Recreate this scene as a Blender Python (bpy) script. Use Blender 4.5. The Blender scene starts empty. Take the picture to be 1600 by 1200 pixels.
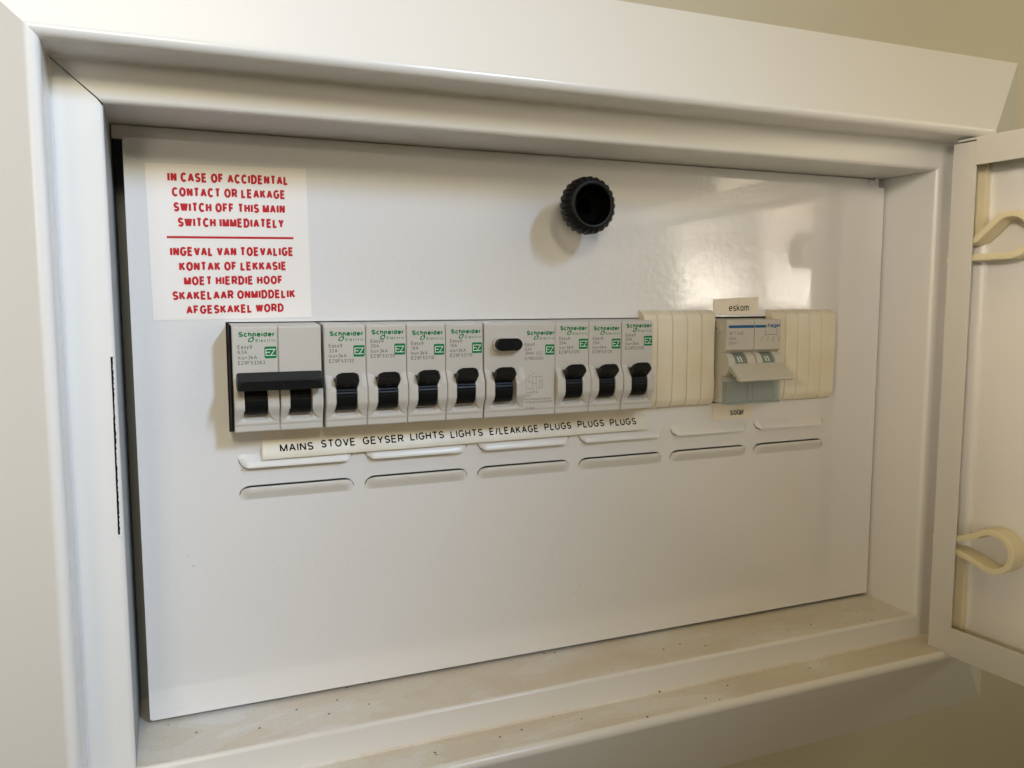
import bpy, bmesh, math, random
from math import sin, cos, pi, radians, sqrt
from mathutils import Vector, Matrix

S = 0.001                      # everything below is measured in millimetres
scene = bpy.context.scene
COL = scene.collection
random.seed(4)

# ------------------------------------------------------------------ camera
CX, CY, CZ = 26.5016, -364.9391, 22.7629
RX, RY, RZ = -0.1024, 0.3929, -0.0011
F = Vector((sin(RY) * cos(RX), cos(RY) * cos(RX), sin(RX)))
R_ = Vector((cos(RY), -sin(RY), 0))
U_ = R_.cross(F)
R2 = cos(RZ) * R_ + sin(RZ) * U_
U2 = -sin(RZ) * R_ + cos(RZ) * U_
cam_d = bpy.data.cameras.new("camera")
cam_d.sensor_width = 36
cam_d.lens = 1283.4187 / 1600 * 36
cam_d.clip_start = 0.01
cam_d.clip_end = 50
cam = bpy.data.objects.new("camera", cam_d)
COL.objects.link(cam)
cam.matrix_world = Matrix(((R2.x, U2.x, -F.x, CX * S), (R2.y, U2.y, -F.y, CY * S), (R2.z, U2.z, -F.z, CZ * S), (0, 0, 0, 1)))
scene.camera = cam

# ------------------------------------------------------------------ room light
world = bpy.data.worlds.new("World")
scene.world = world
world.use_nodes = True
bg = world.node_tree.nodes["Background"]
bg.inputs[0].default_value = (1.0, 0.76, 0.30, 1)
bg.inputs[1].default_value = 0.074
vs = scene.view_settings
vs.view_transform = 'Standard'
vs.look = 'None'
vs.exposure = 0.04
vs.gamma = 1


def lamp(name, loc, target, sx, sy, color, power, up=None, spread=180):
    d = bpy.data.lights.new(name, 'AREA')
    d.shape = 'RECTANGLE'
    d.size, d.size_y = sx * S, sy * S
    d.color = color
    d.energy = power
    d.spread = radians(spread)
    o = bpy.data.objects.new(name, d)
    COL.objects.link(o)
    l, t = Vector(loc), Vector(target)
    z = (l - t).normalized()
    upv = Vector(up) if up else Vector((0, 0, 1))
    x = upv.cross(z).normalized()
    y = z.cross(x)
    o.matrix_world = Matrix(((x.x, y.x, z.x, l.x * S), (x.y, y.y, z.y, l.y * S), (x.z, y.z, z.z, l.z * S), (0, 0, 0, 1)))
    return o


def toward(dx, dz, dist):
    """a point in the room, dist mm from the middle of the cover, dx to the right and dz up for every mm out"""
    d = Vector((dx, -1, dz)).normalized() * dist
    return (230 + d.x, d.y, d.z)


def rgb_lamp(name, loc, target, sx, sy, watts, **k):
    m = max(watts)
    return lamp(name, loc, target, sx, sy, tuple(w / m for w in watts), m, **k)


# cool daylight from a tall window high on the right, warm window low on the left, added lamps for ceiling bounce and fill
rgb_lamp("cool_window_light", toward(0.37, 0.68, 2400), (-150, 0, 60), 160, 500, (0.45, 0.60, 0.86), spread=22, up=(0.42, 0.3, 1.0))
for k in (-1, 1):                                        # two panes of a window far off to the left, each with a fill lamp
    rgb_lamp("far_window_light", (-1630 + 215 * k, -4000 - 95 * k, 150), (435, -130, 190), 375, 330, (0.040, 0.037, 0.031), spread=9)
    rgb_lamp("upper_fill_light", (-1630 + 225 * k, -4000 - 95 * k, 700), (150, 0, 250), 440, 1500, (0.205, 0.170, 0.130), spread=14)  # added fill above the window, no source of its own
rgb_lamp("door_fill_light", (-1500, -1500, 500), (440, -230, 120), 300, 300, (0.29, 0.25, 0.20), spread=14)  # unseen fill added to brighten the open door
rgb_lamp("front_fill_light", toward(-0.2, 0.5, 1700), (-150, 0, 60), 250, 250, (0.50, 0.45, 0.32), spread=36)  # frontal fill, added without a known lamp
rgb_lamp("overhead_fill_light", (-100, -250, 1000), (100, -40, 160), 600, 300, (1.05, 0.92, 0.45))  # unseen soft lamp added overhead to lift the upper parts
rgb_lamp("ceiling_bounce_light", (-350, -350, 900), (0, 0, 150), 500, 500, (1.35, 0.88, 0.36))
rgb_lamp("right_fill_light", (1300, -900, 500), (300, 0, 0), 600, 600, (2.6106, 2.3568, 1.6333))  # added fill from the right, no known source

scene.cycles.use_denoising = True
scene.cycles.max_bounces = 10
scene.cycles.sample_clamp_indirect = 0


# ------------------------------------------------------------------ helpers
def link(o, parent=None):
    COL.objects.link(o)
    if parent is not None:
        o.parent = parent
    return o


def tag(o, label=None, cat=None, group=None, kind=None):
    for k, v in (("label", label), ("category", cat), ("group", group), ("kind", kind)):
        if v:
            o[k] = v
    return o


def empty(name, loc=(0, 0, 0)):
    o = bpy.data.objects.new(name, None)
    o.empty_display_size = 0.01
    o.location = Vector(loc) * S
    return link(o)


def finish(name, bm, mats, parent=None, smooth=35, scale=True):
    bmesh.ops.recalc_face_normals(bm, faces=bm.faces)
    me = bpy.data.meshes.new(name)
    if scale:
        bmesh.ops.scale(bm, vec=(S, S, S), verts=bm.verts)
    bm.to_mesh(me)
    bm.free()
    for m in (mats if isinstance(mats, (list, tuple)) else [mats]):
        me.materials.append(m)
    if smooth:
        me.shade_smooth()
        me.set_sharp_from_angle(angle=radians(smooth))
    o = link(bpy.data.objects.new(name, me), parent)
    if smooth and len(me.polygons) < 3000:               # keep the large flat faces flat beside their rounded edges
        w = o.modifiers.new("weighted_normal", 'WEIGHTED_NORMAL')
        w.mode = 'FACE_AREA'
        w.weight = 100
        w.keep_sharp = True
    return o


def add_box(bm, x0, x1, y0, y1, z0, z1, bev=0.0, seg=2, M=None, mi=0):
    vs_ = [bm.verts.new((x, y, z)) for x in (x0, x1) for y in (y0, y1) for z in (z0, z1)]
    idx = [(0, 1, 3, 2), (4, 6, 7, 5), (0, 4, 5, 1), (2, 3, 7, 6), (0, 2, 6, 4), (1, 5, 7, 3)]
    fs = [bm.faces.new([vs_[i] for i in q]) for q in idx]
    for f in fs:
        f.material_index = mi
    geo = list(vs_)
    if bev:
        ed = list({e for f in fs for e in f.edges})
        r = bmesh.ops.bevel(bm, geom=ed, offset=bev, segments=seg, profile=0.5, affect='EDGES')
        geo = list({v for v in r['verts']} | {v for v in geo if v.is_valid})
        for f in r['faces']:
            f.material_index = mi
    if M is not None:
        bmesh.ops.transform(bm, matrix=M, verts=[v for v in geo if v.is_valid])
    return geo


def add_prism(bm, pts, x0, x1, bev=0.0, seg=2, axis='x', mi=0):
    """extrude the closed outline pts along x (pts are (y, z)) or along y (pts are (x, z))"""
    def P(t, p):
        return (t, p[0], p[1]) if axis == 'x' else (p[0], t, p[1])
    a = [bm.verts.new(P(x0, p)) for p in pts]
    b = [bm.verts.new(P(x1, p)) for p in pts]
    n = len(pts)
    fa = bm.faces.new(a)
    fb = bm.faces.new(b[::-1])
    fs = [fa, fb] + [bm.faces.new((a[i], b[i], b[(i + 1) % n], a[(i + 1) % n])) for i in range(n)]
    for f in fs:
        f.material_index = mi
    if bev:
        ed = list(set(fa.edges) | set(fb.edges))
        r = bmesh.ops.bevel(bm, geom=ed, offset=bev, segments=seg, profile=0.5, affect='EDGES')
        for f in r['faces']:
            f.material_index = mi
    return fs


def round_rect(x0, x1, z0, z1, r, n=5):
    pts = []
    for cx, cz, a0 in ((x1 - r, z1 - r, 0), (x0 + r, z1 - r, 90), (x0 + r, z0 + r, 180), (x1 - r, z0 + r, 270)):
        for k in range(n + 1):
            a = radians(a0 + 90 * k / n)
            pts.append((cx + r * cos(a), cz + r * sin(a)))
    return pts


def sm(a, b, t):
    t = max(0.0, min(1.0, (t - a) / (b - a)))
    return t * t * (3 - 2 * t)


# ------------------------------------------------------------------ materials
def mat(name, col, rough=0.5, spec=0.5, bump=None, noise=None, trans=0.0, ior=1.45, sss=0.0, coat=0.0):
    """bump = (scale, distance in mm, detail); noise = (scale, second colour, from, to)"""
    m = bpy.data.materials.new(name)
    m.use_nodes = True
    nt = m.node_tree
    b = nt.nodes["Principled BSDF"]
    b.inputs["Base Color"].default_value = (*col, 1)
    b.inputs["Roughness"].default_value = rough
    b.inputs["Specular IOR Level"].default_value = spec
    b.inputs["IOR"].default_value = ior
    if trans:
        b.inputs["Transmission Weight"].default_value = trans
    if coat:
        b.inputs["Coat Weight"].default_value = coat
        b.inputs["Coat Roughness"].default_value = rough
        b.inputs["Coat IOR"].default_value = 1.62
    if sss:
        b.inputs["Subsurface Weight"].default_value = sss
        b.inputs["Subsurface Radius"].default_value = (0.004, 0.003, 0.0015)
        b.inputs["Subsurface Scale"].default_value = 1.0
    tc = nt.nodes.new("ShaderNodeTexCoord")
    if noise:
        n = nt.nodes.new("ShaderNodeTexNoise")
        n.inputs["Scale"].default_value = noise[0]
        n.inputs["Detail"].default_value = 5
        nt.links.new(tc.outputs["Object"], n.inputs["Vector"])
        r = nt.nodes.new("ShaderNodeMapRange")
        r.inputs["From Min"].default_value = noise[2]
        r.inputs["From Max"].default_value = noise[3]
        nt.links.new(n.outputs["Fac"], r.inputs["Value"])
        mx = nt.nodes.new("ShaderNodeMix")
        mx.data_type = 'RGBA'
        mx.inputs[6].default_value = (*col, 1)
        mx.inputs[7].default_value = (*noise[1], 1)
        nt.links.new(r.outputs["Result"], mx.inputs[0])
        nt.links.new(mx.outputs[2], b.inputs["Base Color"])
    if bump:
        n = nt.nodes.new("ShaderNodeTexNoise")
        n.inputs["Scale"].default_value = bump[0]
        n.inputs["Detail"].default_value = bump[2]
        nt.links.new(tc.outputs["Object"], n.inputs["Vector"])
        bp = nt.nodes.new("ShaderNodeBump")
        bp.inputs["Strength"].default_value = 1.0
        bp.inputs["Distance"].default_value = bump[1] * S
        nt.links.new(n.outputs["Fac"], bp.inputs["Height"])
        nt.links.new(bp.outputs["Normal"], b.inputs["Normal"])
    return m


M_PAINT = mat("white_gloss_paint", (0.79, 0.787, 0.775), 0.22, 0.5, bump=(330, 0.035, 1.5))
M_DOOR = mat("door_lip_white", (0.68, 0.67, 0.64), 0.42, 0.5, bump=(330, 0.03, 1.5))  # lips and folded edges, darker than the door panel
M_COVER = mat("white_cover_paint", (0.80, 0.80, 0.81), 0.05, 0.5, bump=(260, 0.11, 1.0), coat=1.0, noise=(9, (0.785, 0.782, 0.785), 0.45, 0.75))
M_WALL = mat("beige_wall_paint", (0.58, 0.55, 0.43), 0.7, 0.3, bump=(240, 0.12, 3), noise=(6, (0.555, 0.525, 0.41), 0.35, 0.7))
M_INSIDE = mat("box_inside_steel", (0.30, 0.32, 0.33), 0.6)
M_GREY = mat("grey_breaker_plastic", (0.565, 0.55, 0.515), 0.42, 0.4, bump=(2500, 0.006, 2))
M_GREY2 = mat("grey_switch_plastic", (0.56, 0.54, 0.48), 0.45, 0.4, bump=(2500, 0.006, 2))
M_BLACK = mat("black_toggle_plastic", (0.006, 0.007, 0.008), 0.34, 0.28)
M_CHAR = mat("charcoal_bar_plastic", (0.022, 0.024, 0.027), 0.40, 0.35, bump=(1500, 0.01, 2))
M_KNOB = mat("black_knob_plastic", (0.005, 0.005, 0.005), 0.42, 0.3)
M_CREAM = mat("cream_blank_plastic", (0.82, 0.77, 0.64), 0.42, 0.4, noise=(40, (0.76, 0.69, 0.52), 0.4, 0.7))
M_HINGE = mat("cream_hinge_nylon", (0.78, 0.71, 0.50), 0.4, 0.4, sss=0.15)
M_GREEN = mat("green_print", (0.0, 0.20, 0.065), 0.5, 0.3)
M_TEXTGREY = mat("grey_print", (0.15, 0.15, 0.15), 0.6, 0.3)
M_WHITEPRINT = mat("white_print", (0.75, 0.78, 0.72), 0.5, 0.3)
M_BLUE = mat("blue_print", (0.005, 0.10, 0.27), 0.5, 0.3)
M_RED = mat("red_print", (0.50, 0.012, 0.02), 0.55, 0.3)
M_INK = mat("black_ink", (0.006, 0.006, 0.006), 0.7, 0.12)
M_STICKER = mat("white_sticker_vinyl", (0.86, 0.83, 0.81), 0.35, 0.4)
M_TAPE = mat("label_tape_cream", (0.74, 0.71, 0.62), 0.35, 0.5, bump=(120, 0.08, 2), noise=(45, (0.66, 0.62, 0.52), 0.45, 0.75))
M_OLDTAPE = mat("label_tape_yellowed", (0.86, 0.79, 0.66), 0.3, 0.5, bump=(200, 0.06, 2), noise=(150, (0.72, 0.62, 0.46), 0.6, 0.85))
M_BORE = mat("knob_bore_shade", (0.003, 0.003, 0.003), 0.8, 0.03)  # deeper black than the grip, shade painted into the hollow
M_PALETAPE = mat("label_tape_pale", (0.88, 0.81, 0.70), 0.35, 0.5, bump=(120, 0.06, 2))
M_WINDOW = mat("indicator_green_grey", (0.19, 0.23, 0.21), 0.4)
def clear_plastic():
    m = bpy.data.materials.new("clear_blue_cover_plastic")
    m.use_nodes = True
    nt = m.node_tree
    b = nt.nodes["Principled BSDF"]
    b.inputs["Base Color"].default_value = (0.52, 0.57, 0.58, 1)
    b.inputs["Roughness"].default_value = 0.12
    t = nt.nodes.new("ShaderNodeBsdfTransparent")
    t.inputs["Color"].default_value = (0.90, 0.935, 0.945, 1)
    x = nt.nodes.new("ShaderNodeMixShader")
    x.inputs[0].default_value = 0.18
    nt.links.new(t.outputs[0], x.inputs[1])
    nt.links.new(b.outputs[0], x.inputs[2])
    nt.links.new(x.outputs[0], nt.nodes["Material Output"].inputs["Surface"])
    return m


M_CLEAR = clear_plastic()
M_RETURN = mat("dark_grey_return", (0.30, 0.32, 0.33), 0.5, 0.4)  # left inner return only, darker than the rest of the frame
M_PANEL = mat("door_panel_white", (0.86, 0.85, 0.83), 0.05, 0.5, bump=(200, 0.01, 1.0), coat=1.0)
M_SPECK = mat("dark_speck", (0.03, 0.025, 0.02), 0.8)


def dusty():
    m = bpy.data.materials.new("dusty_white_paint")
    m.use_nodes = True
    nt = m.node_tree
    N, L = nt.nodes, nt.links
    b = N["Principled BSDF"]
    tc = N.new("ShaderNodeTexCoord")
    mp = N.new("ShaderNodeMapping")
    mp.inputs["Scale"].default_value = (0.55, 1.0, 1.0)
    L.new(tc.outputs["Object"], mp.inputs["Vector"])
    a = N.new("ShaderNodeTexNoise")
    a.inputs["Scale"].default_value = 30
    a.inputs["Detail"].default_value = 3
    a.inputs["Distortion"].default_value = 0.25
    L.new(mp.outputs["Vector"], a.inputs["Vector"])
    r1 = N.new("ShaderNodeValToRGB")
    e = r1.color_ramp.elements
    e[0].position, e[0].color = 0.36, (0.70, 0.63, 0.54, 1)
    e[1].position, e[1].color = 0.66, (0.80, 0.79, 0.77, 1)
    for p_, c_ in ((0.46, (0.72, 0.66, 0.57, 1)), (0.475, (0.74, 0.69, 0.61, 1)), (0.53, (0.73, 0.68, 0.60, 1)), (0.545, (0.765, 0.735, 0.68, 1)), (0.60, (0.76, 0.73, 0.67, 1)), (0.612, (0.795, 0.78, 0.755, 1))):
        x = r1.color_ramp.elements.new(p_)
        x.color = c_
    L.new(a.outputs["Fac"], r1.inputs["Fac"])
    f = N.new("ShaderNodeTexNoise")
    f.inputs["Scale"].default_value = 900
    f.inputs["Detail"].default_value = 4
    L.new(tc.outputs["Object"], f.inputs["Vector"])
    fr = N.new("ShaderNodeMapRange")
    fr.inputs["From Min"].default_value = 0.35
    fr.inputs["From Max"].default_value = 0.75
    fr.inputs["To Min"].default_value = 1.0
    fr.inputs["To Max"].default_value = 0.90
    L.new(f.outputs["Fac"], fr.inputs["Value"])
    mul = N.new("ShaderNodeMix")
    mul.data_type = 'RGBA'
    mul.blend_type = 'MULTIPLY'
    mul.inputs[0].default_value = 1
    L.new(r1.outputs["Color"], mul.inputs[6])
    L.new(fr.outputs["Result"], mul.inputs[7])
    # crumbs of grit
    v = N.new("ShaderNodeTexVoronoi")
    v.inputs["Scale"].default_value = 170
    v.inputs["Randomness"].default_value = 1
    L.new(tc.outputs["Object"], v.inputs["Vector"])
    wn = N.new("ShaderNodeMath")
    wn.operation = 'LESS_THAN'
    wn.inputs[1].default_value = 0.10
    L.new(v.outputs["Distance"], wn.inputs[0])
    sep = N.new("ShaderNodeSeparateColor")
    L.new(v.outputs["Color"], sep.inputs["Color"])
    gt = N.new("ShaderNodeMath")
    gt.operation = 'LESS_THAN'
    gt.inputs[1].default_value = 0.22
    L.new(sep.outputs["Red"], gt.inputs[0])
    an = N.new("ShaderNodeMath")
    an.operation = 'MULTIPLY'
    L.new(wn.outputs[0], an.inputs[0])
    L.new(gt.outputs[0], an.inputs[1])
    mx = N.new("ShaderNodeMix")
    mx.data_type = 'RGBA'
    mx.inputs[7].default_value = (0.12, 0.09, 0.06, 1)
    L.new(an.outputs[0], mx.inputs[0])
    L.new(mul.outputs[2], mx.inputs[6])
    L.new(mx.outputs[2], b.inputs["Base Color"])
    b.inputs["Roughness"].default_value = 0.5
    b.inputs["Specular IOR Level"].default_value = 0.35
    bp = N.new("ShaderNodeBump")
    bp.inputs["Strength"].default_value = 0.6
    bp.inputs["Distance"].default_value = 0.00006
    L.new(f.outputs["Fac"], bp.inputs["Height"])
    L.new(bp.outputs["Normal"], b.inputs["Normal"])
    return m


M_DUST = dusty()

# ------------------------------------------------------------------ lettering
def arc(cx, cy, rx, ry, a0, a1, n=12):
    n = max(3, int(n * abs(a1 - a0) / 180))
    return [(cx + rx * cos(radians(a0 + (a1 - a0) * k / n)), cy + ry * sin(radians(a0 + (a1 - a0) * k / n))) for k in range(n + 1)]


def ell(cx, cy, rx, ry):
    return arc(cx, cy, rx, ry, 0, 360)


SBIG = arc(.30, .745, .28, .255, 22, 270) + arc(.30, .255, .30, .235, 90, -158)[1:]
SSML = arc(.22, .54, .20, .18, 25, 270) + arc(.22, .18, .22, .18, 90, -158)[1:]
# plain sans-serif letters as centre-line strokes: (advance, strokes), capital height 1
GLYPH = {
    'A': (.72, [[(0, 0), (.36, 1)], [(.36, 1), (.72, 0)], [(.13, .33), (.59, .33)]]),
    'B': (.66, [[(0, 0), (0, 1), (.36, 1)] + arc(.36, .765, .25, .235, 90, -90) + [(.4, .53)] + arc(.4, .265, .26, .265, 90, -90) + [(0, 0)], [(0, .53), (.4, .53)]]),
    'C': (.70, [arc(.37, .5, .37, .5, 42, 318)]),
    'D': (.70, [[(0, 0), (0, 1), (.3, 1)] + arc(.3, .5, .40, .5, 90, -90) + [(0, 0)]]),
    'E': (.60, [[(.58, 1), (0, 1), (0, 0), (.60, 0)], [(0, .53), (.53, .53)]]),
    'F': (.56, [[(.56, 1), (0, 1), (0, 0)], [(0, .5), (.49, .5)]]),
    'G': (.74, [arc(.38, .5, .38, .5, 42, 332) + [(.74, .46), (.42, .46)]]),
    'H': (.64, [[(0, 0), (0, 1)], [(.64, 0), (.64, 1)], [(0, .53), (.64, .53)]]),
    'I': (.0, [[(0, 0), (0, 1)]]),
    'K': (.66, [[(0, 0), (0, 1)], [(.62, 1), (.0, .36)], [(.22, .60), (.66, 0)]]),
    'L': (.52, [[(0, 1), (0, 0), (.52, 0)]]),
    'M': (.80, [[(0, 0), (0, 1)], [(0, 1), (.40, .0)], [(.40, .0), (.80, 1)], [(.80, 1), (.80, 0)]]),
    'N': (.64, [[(0, 0), (0, 1)], [(0, 1), (.64, 0)], [(.64, 0), (.64, 1)]]),
    'O': (.78, [ell(.39, .5, .39, .5)]),
    'P': (.62, [[(0, 0), (0, 1), (.36, 1)] + arc(.36, .73, .26, .27, 90, -90) + [(0, .46)]]),
    'R': (.66, [[(0, 0), (0, 1), (.38, 1)] + arc(.38, .74, .25, .26, 90, -90) + [(0, .48)], [(.36, .48), (.66, 0)]]),
    'S': (.60, [SBIG]),
    'T': (.66, [[(0, 1), (.66, 1)], [(.33, 1), (.33, 0)]]),
    'U': (.62, [[(0, 1), (0, .31)] + arc(.31, .31, .31, .31, 180, 360) + [(.62, 1)]]),
    'V': (.68, [[(0, 1), (.34, 0)], [(.34, 0), (.68, 1)]]),
    'W': (.96, [[(0, 1), (.24, 0)], [(.24, 0), (.48, 1)], [(.48, 1), (.72, 0)], [(.72, 0), (.96, 1)]]),
    'Y': (.66, [[(0, 1), (.33, .43)], [(.33, .43), (.66, 1)], [(.33, .48), (.33, 0)]]),
    'Z': (.60, [[(.02, 1), (.58, 1), (0, 0), (.60, 0)]]),
    '0': (.54, [ell(.27, .5, .27, .5)]),
    '1': (.30, [[(.02, .76), (.28, 1), (.28, 0)]]),
    '2': (.54, [arc(.27, .72, .25, .28, 165, -30) + [(0, 0), (.54, 0)]]),
    '3': (.54, [arc(.26, .755, .24, .245, 150, -90), arc(.26, .265, .27, .265, 90, -152)]),
    '4': (.56, [[(.42, 0), (.42, 1), (0, .28), (.56, .28)]]),
    '5': (.54, [[(.50, 1), (.1, 1), (.05, .53)] + arc(.27, .33, .27, .33, 140, -150)]),
    '6': (.54, [ell(.27, .32, .27, .32), arc(.33, .42, .33, .58, 65, 180)]),
    '7': (.54, [[(0, 1), (.54, 1), (.2, 0)]]),
    '8': (.54, [ell(.27, .76, .22, .24), ell(.27, .26, .27, .26)]),
    '9': (.54, [ell(.27, .68, .27, .32), arc(.21, .58, .33, .58, 0, -115)]),
    'a': (.46, [[(.44, 0), (.44, .5)] + arc(.23, .5, .21, .22, 0, 160), ell(.22, .20, .22, .20)]),
    'b': (.48, [[(0, 0), (0, 1)], ell(.24, .36, .24, .36)]),
    'c': (.46, [arc(.25, .36, .25, .36, 48, 312)]),
    'd': (.48, [[(.48, 0), (.48, 1)], ell(.24, .36, .24, .36)]),
    'e': (.50, [[(.02, .37), (.50, .37)] + arc(.25, .36, .25, .36, 3, 318)]),
    'g': (.48, [ell(.24, .36, .24, .36), [(.48, .72), (.48, -.06)] + arc(.25, -.06, .23, .21, 0, -150)]),
    'h': (.44, [[(0, 0), (0, 1)], [(0, .45)] + arc(.22, .45, .22, .27, 180, 0) + [(.44, 0)]]),
    'i': (.0, [[(0, 0), (0, .72)], [(0, .88), (0, 1)]]),
    'k': (.44, [[(0, 0), (0, 1)], [(.40, .72), (0, .26)], [(.15, .43), (.44, 0)]]),
    'l': (.0, [[(0, 0), (0, 1)]]),
    'm': (.74, [[(0, 0), (0, .72)], [(0, .5)] + arc(.185, .5, .185, .22, 180, 0) + [(.37, 0)], [(.37, .5)] + arc(.555, .5, .185, .22, 180, 0) + [(.74, 0)]]),
    'n': (.44, [[(0, 0), (0, .72)], [(0, .45)] + arc(.22, .45, .22, .27, 180, 0) + [(.44, 0)]]),
    'o': (.50, [ell(.25, .36, .25, .36)]),
    'p': (.48, [[(0, -.28), (0, .72)], ell(.24, .36, .24, .36)]),
    'r': (.26, [[(0, 0), (0, .72)], [(0, .42)] + arc(.24, .42, .24, .29, 180, 84)]),
    's': (.44, [SSML]),
    't': (.28, [[(.12, .95), (.12, .12)] + arc(.25, .12, .13, .12, 180, 285), [(0, .71), (.28, .71)]]),
    'u': (.44, [[(0, .72), (0, .23)] + arc(.22, .23, .22, .23, 180, 360), [(.44, .72), (.44, 0)]]),
    'v': (.44, [[(0, .72), (.22, 0)], [(.22, 0), (.44, .72)]]),
    'y': (.46, [[(0, .72), (.23, 0)], [(.46, .72), (.19, -.12)] + arc(.05, -.08, .15, .18, -20, -85)]),
    '=': (.50, [[(0, .32), (.5, .32)], [(0, .62), (.5, .62)]]),
    '/': (.34, [[(0, -.03), (.34, 1.03)]]),
    '~': (.44, [[(0, .42), (.1, .54), (.22, .5), (.34, .44), (.44, .56)]]),
}


def put_text(bm, body, x0, x1, base, cap, y, bold=0.0, shear=0.0, spacing=1.0, tilt=0.0, curve=None, mi=0):
    """stroked letters from x0 to x1 (x1 None: natural width), baseline and cap height in mm, tilt = rise of the baseline per mm"""
    w = 0.105 + 4.0 * bold                               # stroke width, in cap heights
    gap = 0.11 * spacing + w
    sp = 0.26 + 0.06 * spacing
    fix = gap * (len(body.replace(' ', '')) - 1) + sp * body.count(' ')
    nat = sum(GLYPH[ch][0] for ch in body if ch != ' ')
    sx = ((x1 - x0) / cap - w - fix) / nat if x1 is not None else 0.88
    pos, adv = [], 0.0
    for ch in body:
        if ch == ' ':
            adv += sp
            continue
        pos.append((ch, adv))
        adv += GLYPH[ch][0] * sx + gap
    n_ = 0
    for ch, px in pos:
        for st in GLYPH[ch][1]:
            n_ += 1
            pts = [Vector((px + gx * sx + w / 2, w / 2 + gy * (1 - w))) for gx, gy in st]
            closed = (pts[0] - pts[-1]).length < 1e-4 and len(pts) > 3
            if closed:
                pts = pts[:-1]
            m = len(pts)
            L, Rr = [], []
            for i, p in enumerate(pts):
                a_ = pts[i - 1] if (i > 0 or closed) else None
                b_ = pts[(i + 1) % m] if (i < m - 1 or closed) else None
                d1 = (p - a_).normalized() if a_ is not None else None
                d2 = (b_ - p).normalized() if b_ is not None else None
                d1 = d1 if d1 is not None else d2
                d2 = d2 if d2 is not None else d1
                n1, n2 = Vector((-d1.y, d1.x)), Vector((-d2.y, d2.x))
                nn = n1 + n2
                nn = nn.normalized() if nn.length > 1e-6 else n1
                k = min(1.6, 1.0 / max(0.2, nn.dot(n1)))
                L.append(p + nn * (w / 2 * k))
                Rr.append(p - nn * (w / 2 * k))

            def V(q):
                zz = base + q.y * cap
                xx = x0 + q.x * cap + shear * q.y * cap
                zz += (xx - x0) * tilt
                yy = (curve(xx, zz) if curve else y) - 0.0015 * (n_ % 7)
                return bm.verts.new((xx, yy, zz))
            LV, RV = [V(q) for q in L], [V(q) for q in Rr]
            for i in range(m if closed else m - 1):
                j = (i + 1) % m
                f = bm.faces.new((LV[i], RV[i], RV[j], LV[j]))
                f.material_index = mi


def face_front(o):
    """flat print: make every normal look towards the viewer (-y)"""
    me = o.data
    bm = bmesh.new()
    bm.from_mesh(me)
    bad = [f for f in bm.faces if f.normal.y > 0]
    bmesh.ops.reverse_faces(bm, faces=bad)
    bm.to_mesh(me)
    bm.free()
    return o


def add_line(bm, pts, w, y, mi=0):
    """flat strokes of width w along the open polyline pts (x, z)"""
    for (xa, za), (xb, zb) in zip(pts, pts[1:]):
        d = Vector((xb - xa, zb - za))
        d.normalize()
        n = Vector((-d.y, d.x)) * w / 2
        e = d * w / 2
        q = [(xa - e.x + n.x, za - e.y + n.y), (xb + e.x + n.x, zb + e.y + n.y), (xb + e.x - n.x, zb + e.y - n.y), (xa - e.x - n.x, za - e.y - n.y)]
        f = bm.faces.new([bm.verts.new((a, y, b)) for a, b in q])
        f.material_index = mi
        y -= 0.004


def add_ring2d(bm, outer, inner, y):
    a = [bm.verts.new((p[0], y, p[1])) for p in outer]
    b = [bm.verts.new((p[0], y, p[1])) for p in inner]
    n = len(a)
    for i in range(n):
        bm.faces.new((a[i], a[(i + 1) % n], b[(i + 1) % n], b[i]))


# ------------------------------------------------------------------ the board: frame let into the wall
SL, SR, ST, SB = 7.41, 412.38, 92.04, -156.43          # inner edge of the rebate
OL, OR, OT, OB = -8.84, 424.6, 106.6, -170.2           # outer edge of the rebate
FL, FR, FT, FB = -56.4, 472.2, 154.5, -219.2           # outer edge of the flange, on the wall
YA, YB, YC, YBACK = -34.35, -55.4, -31.7, 26.0
XL, XR, ZT, ZB = 11.74, 411.23, 86.78, -154.75         # cover plate

bm = bmesh.new()
WX0, WX1, WZ0, WZ1 = -900, 1300, -1000, 900
q = 12
outer = [(WX0, WZ0), (WX1, WZ0), (WX1, WZ1), (WX0, WZ1)]
inner = [(FL + q, FB + q), (FR - q, FB + q), (FR - q, FT - q), (FL + q, FT - q)]
va = [bm.verts.new((x, YC, z)) for x, z in outer]
vb = [bm.verts.new((x, YC, z)) for x, z in inner]
for i in range(4):
    bm.faces.new((va[i], va[(i + 1) % 4], vb[(i + 1) % 4], vb[i]))
vc = [bm.verts.new((v.co.x, YC + 60, v.co.z)) for v in vb]
for i in range(4):
    bm.faces.new((vb[i], vb[(i + 1) % 4], vc[(i + 1) % 4], vc[i]))
wall = finish("wall", bm, M_WALL, smooth=0)
tag(wall, kind="structure")

board = empty("distribution_board", (200, YC, FB))
tag(board, "white metal surround with a wide sloping flange let into the beige wall", "distribution board")
INV = Matrix.Translation(-board.location)


def under(o, root):
    """parent without moving: the mesh is written in world millimetres"""
    o.parent = root
    o.matrix_parent_inverse = Matrix.Translation(-root.location)
    return o


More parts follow.
